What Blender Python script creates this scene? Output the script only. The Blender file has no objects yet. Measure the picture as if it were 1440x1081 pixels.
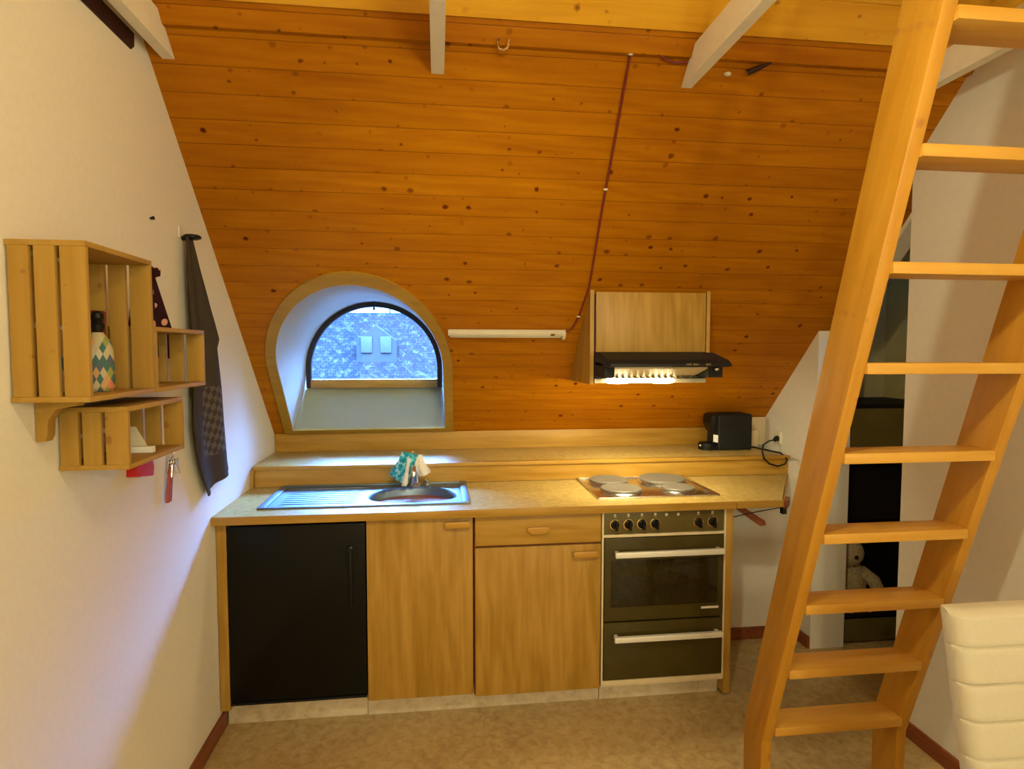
import bpy, bmesh, math, random
from mathutils import Vector, Matrix
random.seed(7)
SC = bpy.context.scene
COL = SC.collection
PI = math.pi

# ------------------------------------------------------------------ camera
cam_d = bpy.data.cameras.new('camera'); cam = bpy.data.objects.new('camera', cam_d); COL.objects.link(cam)
SC.camera = cam
yaw, pitch, roll, fpx = 0.122, -0.0564, 0.001, 850.08
F = Vector((math.sin(yaw)*math.cos(pitch), math.cos(yaw)*math.cos(pitch), math.sin(pitch)))
R = Vector((math.cos(yaw), -math.sin(yaw), 0)); U = R.cross(F)
R2 = R*math.cos(roll)+U*math.sin(roll); U2 = U*math.cos(roll)-R*math.sin(roll)
M = Matrix.Identity(4)
for i in range(3):
    M[i][0], M[i][1], M[i][2] = R2[i], U2[i], -F[i]
M.translation = Vector((0.8888, -2.4864, 1.5569))
cam.matrix_world = M
cam_d.sensor_fit = 'HORIZONTAL'; cam_d.sensor_width = 36.0; cam_d.lens = 36.0*fpx/1440.0
cam_d.clip_start = 0.05; cam_d.clip_end = 200

# ------------------------------------------------------------------ materials
class NT:
    def __init__(s, name):
        s.m = bpy.data.materials.new(name); s.m.use_nodes = True
        s.t = s.m.node_tree; s.n = s.t.nodes; s.l = s.t.links
        s.b = s.n['Principled BSDF']; s.out = s.n['Material Output']
    def new(s, kind, **kw):
        x = s.n.new(kind)
        for k, v in kw.items(): setattr(x, k, v)
        return x
    def link(s, a, b): s.l.new(a, b)
    def val(s, sock, v):
        if hasattr(v, 'links'): s.link(v, sock)
        else: sock.default_value = v
    def math(s, op, a, b=0.0, c=None):
        x = s.new('ShaderNodeMath', operation=op); s.val(x.inputs[0], a); s.val(x.inputs[1], b)
        if c is not None: s.val(x.inputs[2], c)
        return x.outputs[0]
    def pos(s):
        return s.new('ShaderNodeNewGeometry').outputs['Position']
    def sep(s, v):
        x = s.new('ShaderNodeSeparateXYZ'); s.link(v, x.inputs[0]); return x.outputs
    def comb(s, a, b, c):
        x = s.new('ShaderNodeCombineXYZ'); s.val(x.inputs[0], a); s.val(x.inputs[1], b); s.val(x.inputs[2], c); return x.outputs[0]
    def vmul(s, v, t):
        x = s.new('ShaderNodeVectorMath', operation='MULTIPLY'); s.link(v, x.inputs[0]); x.inputs[1].default_value = t; return x.outputs[0]
    def noise(s, v, scale=5, detail=3, rough=.5, dist=0):
        x = s.new('ShaderNodeTexNoise'); s.link(v, x.inputs['Vector']); x.inputs['Scale'].default_value = scale
        x.inputs['Detail'].default_value = detail; x.inputs['Roughness'].default_value = rough; x.inputs['Distortion'].default_value = dist
        return x.outputs['Fac']
    def ramp(s, f, stops, interp='LINEAR'):
        x = s.new('ShaderNodeValToRGB'); s.val(x.inputs[0], f); e = x.color_ramp.elements; x.color_ramp.interpolation = interp
        while len(e) < len(stops): e.new(0.5)
        for i, (p, c) in enumerate(stops):
            e[i].position = p; e[i].color = (*c, 1) if len(c) == 3 else c
        return x.outputs[0]
    def mix(s, f, a, b, blend='MIX'):
        x = s.new('ShaderNodeMix', data_type='RGBA', blend_type=blend); s.val(x.inputs[0], f)
        for i, v in ((6, a), (7, b)):
            if hasattr(v, 'links'): s.link(v, x.inputs[i])
            else: x.inputs[i].default_value = (*v, 1)
        return x.outputs[2]
    def bump(s, h, strength=.2, dist=.002):
        x = s.new('ShaderNodeBump'); s.link(h, x.inputs['Height']); x.inputs['Strength'].default_value = strength; x.inputs['Distance'].default_value = dist
        s.link(x.outputs[0], s.b.inputs['Normal'])
    def base(s, c):
        if hasattr(c, 'links'): s.link(c, s.b.inputs['Base Color'])
        else: s.b.inputs['Base Color'].default_value = (*c, 1)
    def set(s, rough=.5, metal=0, spec=.5):
        s.val(s.b.inputs['Roughness'], rough); s.b.inputs['Metallic'].default_value = metal
        s.b.inputs['Specular IOR Level'].default_value = spec

def plain(name, col, rough=.5, metal=0, spec=.5, var=.06, scale=30, bump=0, emis=None, estr=0):
    t = NT(name); p = t.pos(); n = t.noise(p, scale, 3)
    lo = tuple(max(0, c*(1-var)) for c in col); hi = tuple(min(1, c*(1+var)) for c in col)
    t.base(t.ramp(n, [(.3, lo), (.7, hi)])); t.set(rough, metal, spec)
    if bump: t.bump(n, bump, .002)
    if emis:
        t.b.inputs['Emission Color'].default_value = (*emis, 1); t.b.inputs['Emission Strength'].default_value = estr
    return t.m

def wood(name, light, dark, axis='z', knots=None, rough=.45, fine=60, planks=None, spec=.4, seam=(.12, .04, .01), cath=.5, kn_scale=3.0, kn_thr=.13, rng=(.28, .68)):
    """Grain runs along axis. planks = (across axis expression vector, width) draws board seams."""
    t = NT(name); p = t.pos()
    x, y, z = t.sep(p)
    if axis == 'x': al, a1, a2 = x, y, z
    elif axis == 'y': al, a1, a2 = y, x, z
    elif axis == 'ladder': al, a1, a2 = t.math('SUBTRACT', z, t.math('MULTIPLY', y, .3)), x, t.math('ADD', y, t.math('MULTIPLY', z, .305))
    elif axis == 'slope': al, a1, a2 = x, t.math('MULTIPLY', t.math('SUBTRACT', z, y), .7071), t.math('MULTIPLY', t.math('ADD', z, y), .05)
    else: al, a1, a2 = z, x, y
    shift = 0.0; tone = None; h = None
    if planks:
        w = planks
        q = t.math('DIVIDE', t.math('SUBTRACT', a1, .04), w); idx = t.math('FLOOR', q); fr = t.math('FRACT', q)
        wn = t.new('ShaderNodeTexWhiteNoise', noise_dimensions='1D'); t.link(idx, wn.inputs['W'])
        shift = t.math('MULTIPLY', wn.outputs['Value'], 37.0); tone = wn.outputs['Value']
        edge = t.math('MINIMUM', fr, t.math('SUBTRACT', 1.0, fr))
        gap = t.math('LESS_THAN', edge, .0014/w)
        h = t.math('MINIMUM', t.math('MULTIPLY', edge, w/.004), 1.0)
        al = t.math('ADD', al, shift)
    v = t.comb(t.math('MULTIPLY', al, .06), a1, a2)
    g1 = t.noise(v, fine, 4, .6, .3)
    v2 = t.comb(t.math('MULTIPLY', al, .16), a1, a2)
    g2 = t.noise(v2, 11, 3, .55, 1.2)
    w1 = t.new('ShaderNodeTexWave', wave_type='BANDS', bands_direction='DIAGONAL'); t.link(t.comb(t.math('MULTIPLY', al, .12), a1, a2), w1.inputs['Vector'])
    w1.inputs['Scale'].default_value = 9; w1.inputs['Distortion'].default_value = 9; w1.inputs['Detail'].default_value = 2.5; w1.inputs['Detail Scale'].default_value = 1.4
    f = t.math('ADD', t.math('MULTIPLY', g1, .45), t.math('ADD', t.math('MULTIPLY', g2, .55-.3*cath), t.math('MULTIPLY', w1.outputs['Fac'], .3*cath)))
    c = t.ramp(f, [(rng[0], dark), (rng[1], light)])
    if tone is not None:
        c = t.mix(t.math('MULTIPLY', tone, .30), c, dark)
    if knots:
        kv = t.comb(t.math('MULTIPLY', al, 3.0), t.math('MULTIPLY', a1, 3.4), 0.0)
        vo = t.new('ShaderNodeTexVoronoi', feature='F1', voronoi_dimensions='2D'); t.link(kv, vo.inputs['Vector']); vo.inputs['Scale'].default_value = kn_scale; vo.inputs['Randomness'].default_value = 1
        sz = t.sep(vo.outputs['Color'])[0]
        thr = t.math('MULTIPLY', t.math('POWER', sz, 2.2), kn_thr)
        d = t.math('ADD', vo.outputs['Distance'], t.math('MULTIPLY', t.math('SUBTRACT', t.noise(p, 60, 3), .5), .13))
        k = t.math('SUBTRACT', thr, d)
        kk = t.new('ShaderNodeMapRange'); t.link(k, kk.inputs[0]); kk.inputs[1].default_value = -.035; kk.inputs[2].default_value = .02
        op = t.math('ADD', t.math('MULTIPLY', t.sep(vo.outputs['Color'])[1], .8), .15)
        c = t.mix(t.math('MULTIPLY', kk.outputs[0], op), c, knots)
    if planks:
        c = t.mix(t.math('MULTIPLY', gap, .6), c, seam)
        t.bump(h, .25, .002)
    else:
        t.bump(g1, .08, .001)
    t.base(c); t.set(rough, 0, spec)
    return t.m

def mottled(name, cols, scale=40, rough=.5, spec=.4, bump=.05, big=3.0):
    t = NT(name); p = t.pos()
    n = t.noise(p, scale, 5, .65, .6); b = t.noise(p, big, 2)
    f = t.math('ADD', t.math('MULTIPLY', n, .75), t.math('MULTIPLY', b, .25))
    t.base(t.ramp(f, [(.3+.4*i/(len(cols)-1), c) for i, c in enumerate(cols)])); t.set(rough, 0, spec); t.bump(n, bump, .002)
    return t.m

MT = {}
MT['wall'] = plain('wall_plaster', (.80, .75, .66), .85, 0, .2, .02, 60, .15)
MT['wallp'] = plain('wall_paint', (.71, .66, .59), .8, 0, .2, .02, 40, .1)
MT['slope'] = wood('pine_slope_boards', (.45, .163, .0015), (.31, .092, .0008), 'slope', (.075, .006, .001), .45, 60, .0864, .12, (.10, .02, .001), .35, 3.4, .115)
MT['ceil'] = wood('pine_ceiling_boards', (.84, .44, .03), (.68, .32, .015), 'x', (.25, .06, .01), .5, 60, None, .3, cath=.3, kn_scale=2, kn_thr=.06)
MT['oak'] = wood('oak_veneer', (.46, .26, .050), (.29, .145, .008), 'z', None, .42, 34, None, .4, cath=.30, rng=(.32, .66))
MT['oakx'] = wood('oak_veneer_horizontal', (.46, .26, .046), (.32, .16, .010), 'x', None, .42, 34, None, .4, cath=.25, rng=(.34, .64))
MT['oakh'] = wood('oak_handle', (.48, .25, .035), (.36, .17, .015), 'x', None, .35, 60, None, .5)
MT['ladder'] = wood('ladder_wood', (.56, .275, .030), (.44, .185, .010), 'ladder', (.35, .13, .03), .38, 50, None, .4, cath=.25, kn_scale=1.6, kn_thr=.08)
MT['tread'] = wood('tread_wood', (.66, .36, .06), (.53, .25, .025), 'x', None, .4, 50, None, .4, cath=.25)
MT['crate'] = wood('crate_pine', (.46, .28, .065), (.37, .20, .03), 'z', (.26, .10, .025), .6, 50, None, .2, cath=.3, kn_scale=4.2, kn_thr=.14)
MT['cratey'] = wood('crate_pine_rail', (.46, .28, .065), (.37, .20, .03), 'y', (.26, .10, .025), .6, 50, None, .2, cath=.3, kn_scale=3, kn_thr=.10)
MT['counter'] = mottled('mottled_laminate', [(.27, .17, .04), (.45, .315, .09), (.58, .44, .18)], 38, .33, .5, .03)
MT['floor'] = mottled('speckled_vinyl_floor', [(.30, .20, .080), (.45, .33, .15), (.56, .43, .235)], 26, .42, .4, .03, 2.0)
MT['plinth'] = mottled('stone_effect_plinth', [(.42, .33, .21), (.62, .52, .37), (.70, .61, .46)], 20, .5, .3, .03)
MT['skirt'] = wood('red_brown_skirting', (.27, .075, .025), (.17, .04, .012), 'y', None, .4, 60)
MT['recess'] = plain('recess_wall_shade_tint', (.60, .48, .20), .8, 0, .2, .03, 20)  # white walls; olive tint paints in warm, dim light
MT['beam'] = plain('white_beam_paint', (.80, .74, .62), .6, 0, .3, .03, 25, .08)
MT['darkwood'] = plain('dark_brown_wood', (.035, .008, .006), .6, 0, .3, .2)
MT['archtrim'] = wood('arch_trim_wood', (.38, .215, .030), (.28, .145, .010), 'x', None, .45, 34, None, .3, cath=.2)
MT['black'] = plain('black_plastic', (.006, .006, .006), .4, 0, .25, .1)
MT['fridge'] = plain('black_fridge_front', (.004, .004, .003), .30, 0, .18, .1, 3)
MT['matteblack'] = plain('matte_black', (.008, .008, .008), .6, 0, .3, .1)
MT['chrome'] = plain('chrome', (.75, .74, .72), .12, 1, .5, .02)
MT['alu'] = plain('pale_aluminium', (.82, .80, .76), .45, .35, .5, .02)
MT['hobsteel'] = plain('hob_steel', (.62, .58, .52), .22, 1, .5, .04, 90)
MT['plate'] = plain('cast_iron_hotplate', (.16, .145, .12), .5, .2, .5, .05, 60, .05)
MT['panel'] = plain('bronze_control_panel', (.115, .085, .022), .4, .2, .5, .05, 20)
MT['ovenglass'] = plain('dark_oven_glass', (.018, .013, .003), .10, 0, .4, .1)
MT['ovendoor'] = plain('brown_enamel_door', (.055, .040, .008), .25, .0, .3, .08, 10)
MT['cream'] = plain('cream_trim', (.66, .55, .36), .4, .1, .4, .03)
MT['white'] = plain('white_plastic', (.66, .60, .46), .45, 0, .4, .02)
MT['lens'] = plain('dull_white_diffuser', (.55, .50, .38), .3, 0, .5, .03)
MT['leather'] = plain('white_chair_leather', (.58, .53, .42), .42, 0, .4, .02, 120, .06)
MT['redcable'] = plain('dark_red_cable', (.17, .015, .010), .5)
MT['brass'] = plain('brass', (.75, .52, .2), .25, 1)
MT['red'] = plain('red_plastic', (.62, .01, .012), .4)
MT['redleather'] = plain('red_brown_leather', (.36, .075, .04), .6, 0, .3, .15)
MT['paper'] = plain('white_paper', (.85, .83, .78), .8)
MT['plush'] = plain('cream_plush', (.42, .33, .20), .95, 0, .1, .25, 90, .6)
MT['cupboard'] = plain('dark_cupboard_board', (.12, .09, .022), .5, 0, .3, .15, 8)
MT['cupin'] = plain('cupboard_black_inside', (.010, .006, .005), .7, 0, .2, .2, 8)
MT['frame'] = plain('dark_window_frame', (.012, .012, .02), .4, 0, .4, .1)
MT['jamb'] = plain('window_reveal_paint', (.54, .53, .48), .6, 0, .3, .02)
MT['sill'] = plain('window_sill_paint', (.40, .38, .18), .45, 0, .4, .05, 4)
MT['gable'] = plain('dormer_wall', (.0125, .0135, .0132), 1, 0, 0)
MT['gableglass'] = plain('dormer_pane', (.019, .021, .0205), 1, 0, 0)
MT['shutterdark'] = plain('dormer_roof', (.12, .12, .13), .8)

def steel_brushed():
    t = NT('brushed_sink_steel'); x, y, z = t.sep(t.pos())
    n = t.noise(t.comb(t.math('MULTIPLY', x, .03), y, z), 220, 3)
    t.base(t.ramp(n, [(.3, (.17, .24, .33)), (.7, (.21, .28, .37))])); t.set(.48, 1, .5); t.bump(n, .03, .001)
    return t.m
MT['steel'] = steel_brushed()

def roof_tiles():
    t = NT('neighbour_roof_tiles'); p = t.pos(); x, y, z = t.sep(p)
    v = t.comb(t.math('MULTIPLY', x, 9.0), t.math('MULTIPLY', z, 13.0), 0.0)
    br = t.new('ShaderNodeTexBrick'); t.link(v, br.inputs['Vector']); br.inputs['Scale'].default_value = 1.0
    br.inputs['Color1'].default_value = (.0048, .005, .006, 1); br.inputs['Color2'].default_value = (.0080, .0078, .008, 1); br.inputs['Mortar'].default_value = (.0034, .0034, .004, 1)
    br.inputs['Mortar Size'].default_value = .06; br.inputs['Brick Width'].default_value = 1.0; br.inputs['Row Height'].default_value = .8
    n = t.noise(p, 7, 5, .75)
    c = t.mix(t.ramp(n, [(.52, (0, 0, 0)), (.66, (1, 1, 1))]), br.outputs['Color'], (.0165, .016, .016))  # pale specks painted in for light catching the bumpy tiles
    t.base(c); t.set(1.0, 0, 0.0); t.bump(n, .8, .05)
    return t.m
MT['tiles'] = roof_tiles()

def glass():
    t = NT('window_glass'); t.n.remove(t.b)
    tr = t.new('ShaderNodeBsdfTransparent'); tr.inputs[0].default_value = (.96, .98, .98, 1)
    gl = t.new('ShaderNodeBsdfGlossy'); gl.inputs['Roughness'].default_value = .03
    lw = t.new('ShaderNodeFresnel'); lw.inputs[0].default_value = 1.45
    mx = t.new('ShaderNodeMixShader'); t.link(lw.outputs[0], mx.inputs[0]); t.link(tr.outputs[0], mx.inputs[1]); t.link(gl.outputs[0], mx.inputs[2])
    t.link(mx.outputs[0], t.out.inputs[0])
    return t.m
MT['glass'] = glass()

def emit(name, col, s):
    t = NT(name); t.base((.9, .85, .7)); t.b.inputs['Emission Color'].default_value = (*col, 1); t.b.inputs['Emission Strength'].default_value = s
    return t.m
MT['bulb'] = emit('hood_bulb', (1, .84, .44), 14)

def argyle():
    t = NT('diamond_patterned_cloth'); tc = t.new('ShaderNodeTexCoord').outputs['Object']; x, y, z = t.sep(tc)
    a = t.math('ADD', t.math('MULTIPLY', x, 62), t.math('MULTIPLY', y, 34)); b = t.math('MULTIPLY', z, 34)
    i = t.math('FLOOR', t.math('ADD', a, b)); j = t.math('FLOOR', t.math('SUBTRACT', a, b))
    wn = t.new('ShaderNodeTexWhiteNoise', noise_dimensions='2D'); t.link(t.comb(i, j, 0), wn.inputs['Vector'])
    t.base(t.ramp(wn.outputs['Value'], [(0, (.07, .16, .15)), (.2, (.50, .44, .28)), (.4, (.10, .13, .17)), (.55, (.55, .34, .15)), (.7, (.55, .50, .40)), (.85, (.30, .32, .10)), (.95, (.6, .2, .15))], 'CONSTANT'))
    t.set(.85, 0, .2); return t.m
MT['argyle'] = argyle()

def towel_mat():
    t = NT('charcoal_tea_towel'); x, y, z = t.sep(t.pos())
    a = t.math('ADD', t.math('MULTIPLY', y, 36), t.math('MULTIPLY', z, 20)); b = t.math('SUBTRACT', t.math('MULTIPLY', z, 36), t.math('MULTIPLY', y, 20))
    ch = t.new('ShaderNodeTexChecker'); t.link(t.comb(a, b, 0.5), ch.inputs[0]); ch.inputs['Scale'].default_value = 1.0
    inz = t.math('MULTIPLY', t.math('GREATER_THAN', z, 1.15), t.math('LESS_THAN', z, 1.42))
    iny = t.math('GREATER_THAN', y, -.13)
    f = t.math('MULTIPLY', t.math('MULTIPLY', inz, iny), ch.outputs['Fac'])
    n = t.noise(t.pos(), 300, 2)
    t.base(t.mix(f, t.ramp(n, [(.3, (.050, .038, .026)), (.7, (.070, .055, .040))]), (.125, .10, .068))); t.set(.95, 0, .1); t.bump(n, .3, .001); return t.m
MT['towel'] = towel_mat()

def floral():
    t = NT('dark_floral_cloth'); p = t.pos()
    vo = t.new('ShaderNodeTexVoronoi'); t.link(p, vo.inputs['Vector']); vo.inputs['Scale'].default_value = 34
    k = t.math('LESS_THAN', vo.outputs['Distance'], .40); s = t.sep(vo.outputs['Color'])[0]; k2 = t.math('MULTIPLY', k, t.math('GREATER_THAN', s, .42))
    t.base(t.mix(k2, (.035, .012, .016), (.72, .38, .27))); t.set(.9, 0, .1); return t.m
MT['floral'] = floral()

def tealcloth():
    t = NT('teal_patterned_cloth'); p = t.pos(); n = t.noise(p, 55, 3)
    t.base(t.ramp(n, [(.38, (.02, .22, .30)), (.5, (.05, .42, .55)), (.62, (.35, .65, .78))])); t.set(.9, 0, .1); return t.m
MT['teal'] = tealcloth()
MT['whitecloth'] = plain('white_dishcloth', (.75, .70, .62), .95, 0, .1, .08, 80, .3)

# ------------------------------------------------------------------ mesh helpers
class MB:
    def __init__(s): s.bm = bmesh.new()
    def _merge(s, t, smooth=None):
        me = bpy.data.meshes.new('tmp'); t.to_mesh(me); t.free(); s.bm.from_mesh(me); bpy.data.meshes.remove(me)
    def box(s, x0, x1, y0, y1, z0, z1, bev=0, seg=2, mat=None):
        t = bmesh.new(); bmesh.ops.create_cube(t, size=1)
        for v in t.verts: v.co = Vector((x0+(v.co.x+.5)*(x1-x0), y0+(v.co.y+.5)*(y1-y0), z0+(v.co.z+.5)*(z1-z0)))
        if bev: bmesh.ops.bevel(t, geom=list(t.edges), offset=bev, segments=seg, affect='EDGES', profile=.6)
        if mat is not None: bmesh.ops.transform(t, matrix=mat, verts=t.verts)
        s._merge(t); return s
    def prism(s, poly, a0, a1, axis='x', bev=0):
        """poly: 2D points; axis x -> (y,z), y -> (x,z), z -> (x,y)"""
        t = bmesh.new()
        def P(p, a):
            return {'x': (a, p[0], p[1]), 'y': (p[0], a, p[1]), 'z': (p[0], p[1], a)}[axis]
        A = [t.verts.new(P(p, a0)) for p in poly]; B = [t.verts.new(P(p, a1)) for p in poly]
        n = len(poly)
        t.faces.new(A); t.faces.new(B[::-1])
        for i in range(n): t.faces.new((A[i], B[i], B[(i+1) % n], A[(i+1) % n]))
        bmesh.ops.recalc_face_normals(t, faces=t.faces)
        if bev: bmesh.ops.bevel(t, geom=list(t.edges), offset=bev, segments=2, affect='EDGES', profile=.6)
        s._merge(t); return s
    def tube(s, pts, r, n=10, caps=True):
        pts = [Vector(p) for p in pts]; t = bmesh.new(); rings = []
        rr = r if isinstance(r, (list, tuple)) else [r]*len(pts)
        up = None
        for i, p in enumerate(pts):
            d = (pts[min(i+1, len(pts)-1)]-pts[max(i-1, 0)]).normalized()
            if up is None:
                up = Vector((0, 0, 1)) if abs(d.z) < .9 else Vector((1, 0, 0))
            a = d.cross(up).normalized(); b = a.cross(d).normalized(); up = b
            rings.append([t.verts.new(p+rr[i]*(math.cos(2*PI*k/n)*a+math.sin(2*PI*k/n)*b)) for k in range(n)])
        for i in range(len(rings)-1):
            for k in range(n): t.faces.new((rings[i][k], rings[i][(k+1) % n], rings[i+1][(k+1) % n], rings[i+1][k]))
        if caps: t.faces.new(rings[0][::-1]); t.faces.new(rings[-1])
        bmesh.ops.recalc_face_normals(t, faces=t.faces)
        s._merge(t); return s
    def lathe(s, c, prof, n=32, axis='z', sx=1, sy=1):
        """prof: (radius, height) list"""
        c = Vector(c); t = bmesh.new(); rings = []
        for r, h in prof:
            ring = []
            for k in range(n):
                a = 2*PI*k/n; u, v = r*math.cos(a)*sx, r*math.sin(a)*sy
                o = {'z': (u, v, h), 'y': (u, h, v), 'x': (h, u, v)}[axis]
                ring.append(t.verts.new(c+Vector(o)))
            rings.append(ring)
        for i in range(len(rings)-1):
            for k in range(n): t.faces.new((rings[i][k], rings[i][(k+1) % n], rings[i+1][(k+1) % n], rings[i+1][k]))
        t.faces.new(rings[0][::-1]); t.faces.new(rings[-1])
        bmesh.ops.recalc_face_normals(t, faces=t.faces)
        s._merge(t); return s
    def ball(s, c, r, sx=1, sy=1, sz=1, sub=3, jitter=0):
        t = bmesh.new(); bmesh.ops.create_icosphere(t, subdivisions=sub, radius=1)
        for v in t.verts:
            k = 1+random.uniform(-jitter, jitter)
            v.co = Vector((c[0]+v.co.x*r*sx*k, c[1]+v.co.y*r*sy*k, c[2]+v.co.z*r*sz*k))
        s._merge(t); return s
    def sheet(s, fn, nu, nv, th):
        """fn(u,v)->Vector for u,v in 0..1, thickened by th"""
        t = bmesh.new(); G = [[t.verts.new(fn(i/nu, j/nv)) for j in range(nv+1)] for i in range(nu+1)]
        for i in range(nu):
            for j in range(nv): t.faces.new((G[i][j], G[i+1][j], G[i+1][j+1], G[i][j+1]))
        bmesh.ops.recalc_face_normals(t, faces=t.faces)
        bmesh.ops.solidify(t, geom=list(t.faces), thickness=th)
        s._merge(t); return s

ROOT = {}
def finish(o, label=None, cat=None, group=None, kind=None):
    if label: o['label'] = label
    if cat: o['category'] = cat
    if group: o['group'] = group
    if kind: o['kind'] = kind
    return o
def thing(name, label, cat, loc, group=None):
    o = bpy.data.objects.new(name, None); COL.objects.link(o); o.location = loc; o.empty_display_size = .05
    ROOT[o] = Vector(loc); return finish(o, label, cat, group)
def part(name, mb, mat, parent=None, label=None, smooth=30, **kw):
    bm = mb.bm
    me = bpy.data.meshes.new(name)
    if parent is not None: off = ROOT[parent]
    else:
        xs = [v.co for v in bm.verts]
        lo = Vector([min(v[i] for v in xs) for i in range(3)]); hi = Vector([max(v[i] for v in xs) for i in range(3)])
        off = Vector(((lo.x+hi.x)/2, (lo.y+hi.y)/2, lo.z))
    for v in bm.verts: v.co -= off
    bm.to_mesh(me); bm.free()
    me.materials.append(MT[mat] if isinstance(mat, str) else mat)
    if smooth:
        for p in me.polygons: p.use_smooth = True
        me.set_sharp_from_angle(angle=math.radians(smooth))
    o = bpy.data.objects.new(name, me); COL.objects.link(o); ROOT[o] = off
    if parent is not None: o.parent = parent
    else: o.location = off
    if label: o['label'] = label
    for k, v in kw.items(): o[k] = v
    return o
def single(name, mb, mat, label, cat, group=None, smooth=30):
    o = part(name, mb, mat, None, smooth=smooth); return finish(o, label, cat, group)
def struct(name, mb, mat, smooth=0):
    o = part(name, mb, mat, None, smooth=smooth); o['kind'] = 'structure'; return o
def copy_tree(o, parent=None):
    c = o.copy(); COL.objects.link(c); c.parent = parent
    for ch in list(o.children): copy_tree(ch, c)
    return c

# ------------------------------------------------------------------ room shell
K = 1.015; Z0 = 2.043
def SY(z): return (Z0-z)/K          # slope plane: y at height z
def SZ(y): return Z0-K*y
YB = -.53; ZB = SZ(-.53)            # top of the slope
RY, RZ = -2.65, 3.75                # ridge
YF = -4.9
floor_mb = MB().box(-.1, 3.7, YF-.1, 1.0, -.12, 0)
struct('floor', floor_mb, 'floor')
gable = [(YF, 0), (1.05, 0), (1.05, SZ(1.05)), (YB, ZB), (RY, RZ), (YF, 2.45)]
struct('wall_left', MB().prism(gable, -.12, 0, 'x'), 'wall')
# back knee wall below the shelf
struct('wall_back', MB().box(0, 2.81, .53, 1.04, 0, .965), 'wallp')
struct('wall_back_strip', MB().box(2.615, 2.81, .862, .93, 1.0, 1.165), 'cream')
# right walls: the near flat, the stub at the back, the recess
near = [(YF, 0), (-.25, 0), (-.25, SZ(-.25)), (YB, ZB), (RY, RZ), (YF, 2.45)]
struct('wall_right', MB().prism(near, 2.77, 3.7, 'x'), 'wallp')
struct('wall_right_corner', MB().prism([(.38, 0), (.95, 0), (.95, SZ(.95)), (.38, SZ(.38))], 2.81, 3.0, 'x'), 'wallp')
struct('wall_right_recess', MB().box(3.56, 3.7, -.25, 1.0, 0, 2.62), 'recess')
struct('wall_recess_back', MB().box(3.0, 3.56, .86, .98, 0, 2.62), 'recess')
struct('wall_recess_cheek', MB().prism([(.95, SZ(.95)), (.95, 2.62), (YB, 2.62), (YB, ZB)], 2.955, 3.0, 'x'), 'wallp')
struct('ceiling_recess', MB().box(2.9, 3.7, -.6, 1.0, 2.62, 2.7), 'wallp')
struct('wall_front', MB().box(-.1, 3.7, YF-.12, YF, 0, 2.6), 'wallp')

# sloping boarded wall with the arched opening
CX, RW, ZS = .517, .398, 1.445      # arch centre, half width, spring height
def arch(r, zb, n=40, flare=0.0):
    P = [(CX+r*math.cos(PI*k/n), ZS+(r)*math.sin(PI*k/n)) for k in range(n+1)]
    return [(CX+r+flare, zb)]+P+[(CX-r-flare, zb)]
inn = arch(RW, 1.130, 40, .010)
def slope_mesh():
    t = bmesh.new()
    def V(x, z): return t.verts.new((x, SY(z), z))
    outer = [V(-.1, ZB), V(2.955, ZB), V(2.955, SZ(1.06)), V(-.1, SZ(1.06))]
    hole = [V(x, z) for x, z in arch(RW+.012, 1.118, 40, .010)]
    es = []
    for L in (outer, hole):
        for i in range(len(L)): es.append(t.edges.new((L[i], L[(i+1) % len(L)])))
    bmesh.ops.triangle_fill(t, use_beauty=True, use_dissolve=False, edges=es)
    bmesh.ops.recalc_face_normals(t, faces=t.faces)
    r = bmesh.ops.extrude_face_region(t, geom=list(t.faces))
    for v in [g for g in r['geom'] if isinstance(g, bmesh.types.BMVert)]: v.co.y += .10
    bmesh.ops.recalc_face_normals(t, faces=t.faces)
    m = MB(); m._merge(t); return m
struct('wall_slope', slope_mesh(), 'slope')
# upper roof: two planes rising to the ridge
struct('ceiling', MB().prism([(YB, ZB), (YB, ZB+.1), (RY, RZ+.1), (RY, RZ)], -.1, 3.7, 'x'), 'ceil')
struct('ceiling_front', MB().prism([(RY, RZ), (RY, RZ+.1), (YF-.1, 2.5), (YF-.1, 2.4)], -.1, 3.7, 'x'), 'ceil')
# board where the two roof pitches meet, and joints between the upper boards
up_k = (RZ-ZB)/(RY-YB)
def UZ(y): return ZB+up_k*(y-YB)
struct('trim_1', MB().prism([(SY(2.532), 2.532), (SY(2.532)-.022, 2.532), (-.552, UZ(-.552)), (YB, ZB)], 0, 2.95, 'x', .002), 'slope')
for k in range(4):
    y0 = -.555-.115*k; y1 = y0-.112
    struct('ceiling_board', MB().prism([(y0, UZ(y0)-.010), (y0, UZ(y0)), (y1, UZ(y1)), (y1, UZ(y1)-.010)], 0, 2.77, 'x', .002), 'ceil')
# slot in the left wall by the first beam
struct('trim_2', MB().prism([(-.542, 2.436), (-.524, 2.452), (-.522, 2.49), (-1.5, 2.49), (-1.5, 2.436)], -.005, .004, 'x'), 'darkwood')
# white board up the edge of the recess
struct('trim_3', MB().prism([(.40, SZ(.40)), (.40, SZ(.40)-.03), (-.45, SZ(-.45)-.03), (-.45, SZ(-.45))], 2.895, 2.975, 'x'), 'beam')
# skirting boards
struct('baseboard_left', MB().box(0, .013, YF, .07, 0, .07, .003), 'skirt')
struct('baseboard_back', MB().box(2.2, 2.81, .517, .53, 0, .065, .003), 'skirt')
struct('baseboard_corner', MB().box(2.797, 2.81, .38, .53, 0, .065, .003), 'skirt')
struct('baseboard_right', MB().box(2.757, 2.77, YF, -.25, 0, .065, .003), 'skirt')

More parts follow.
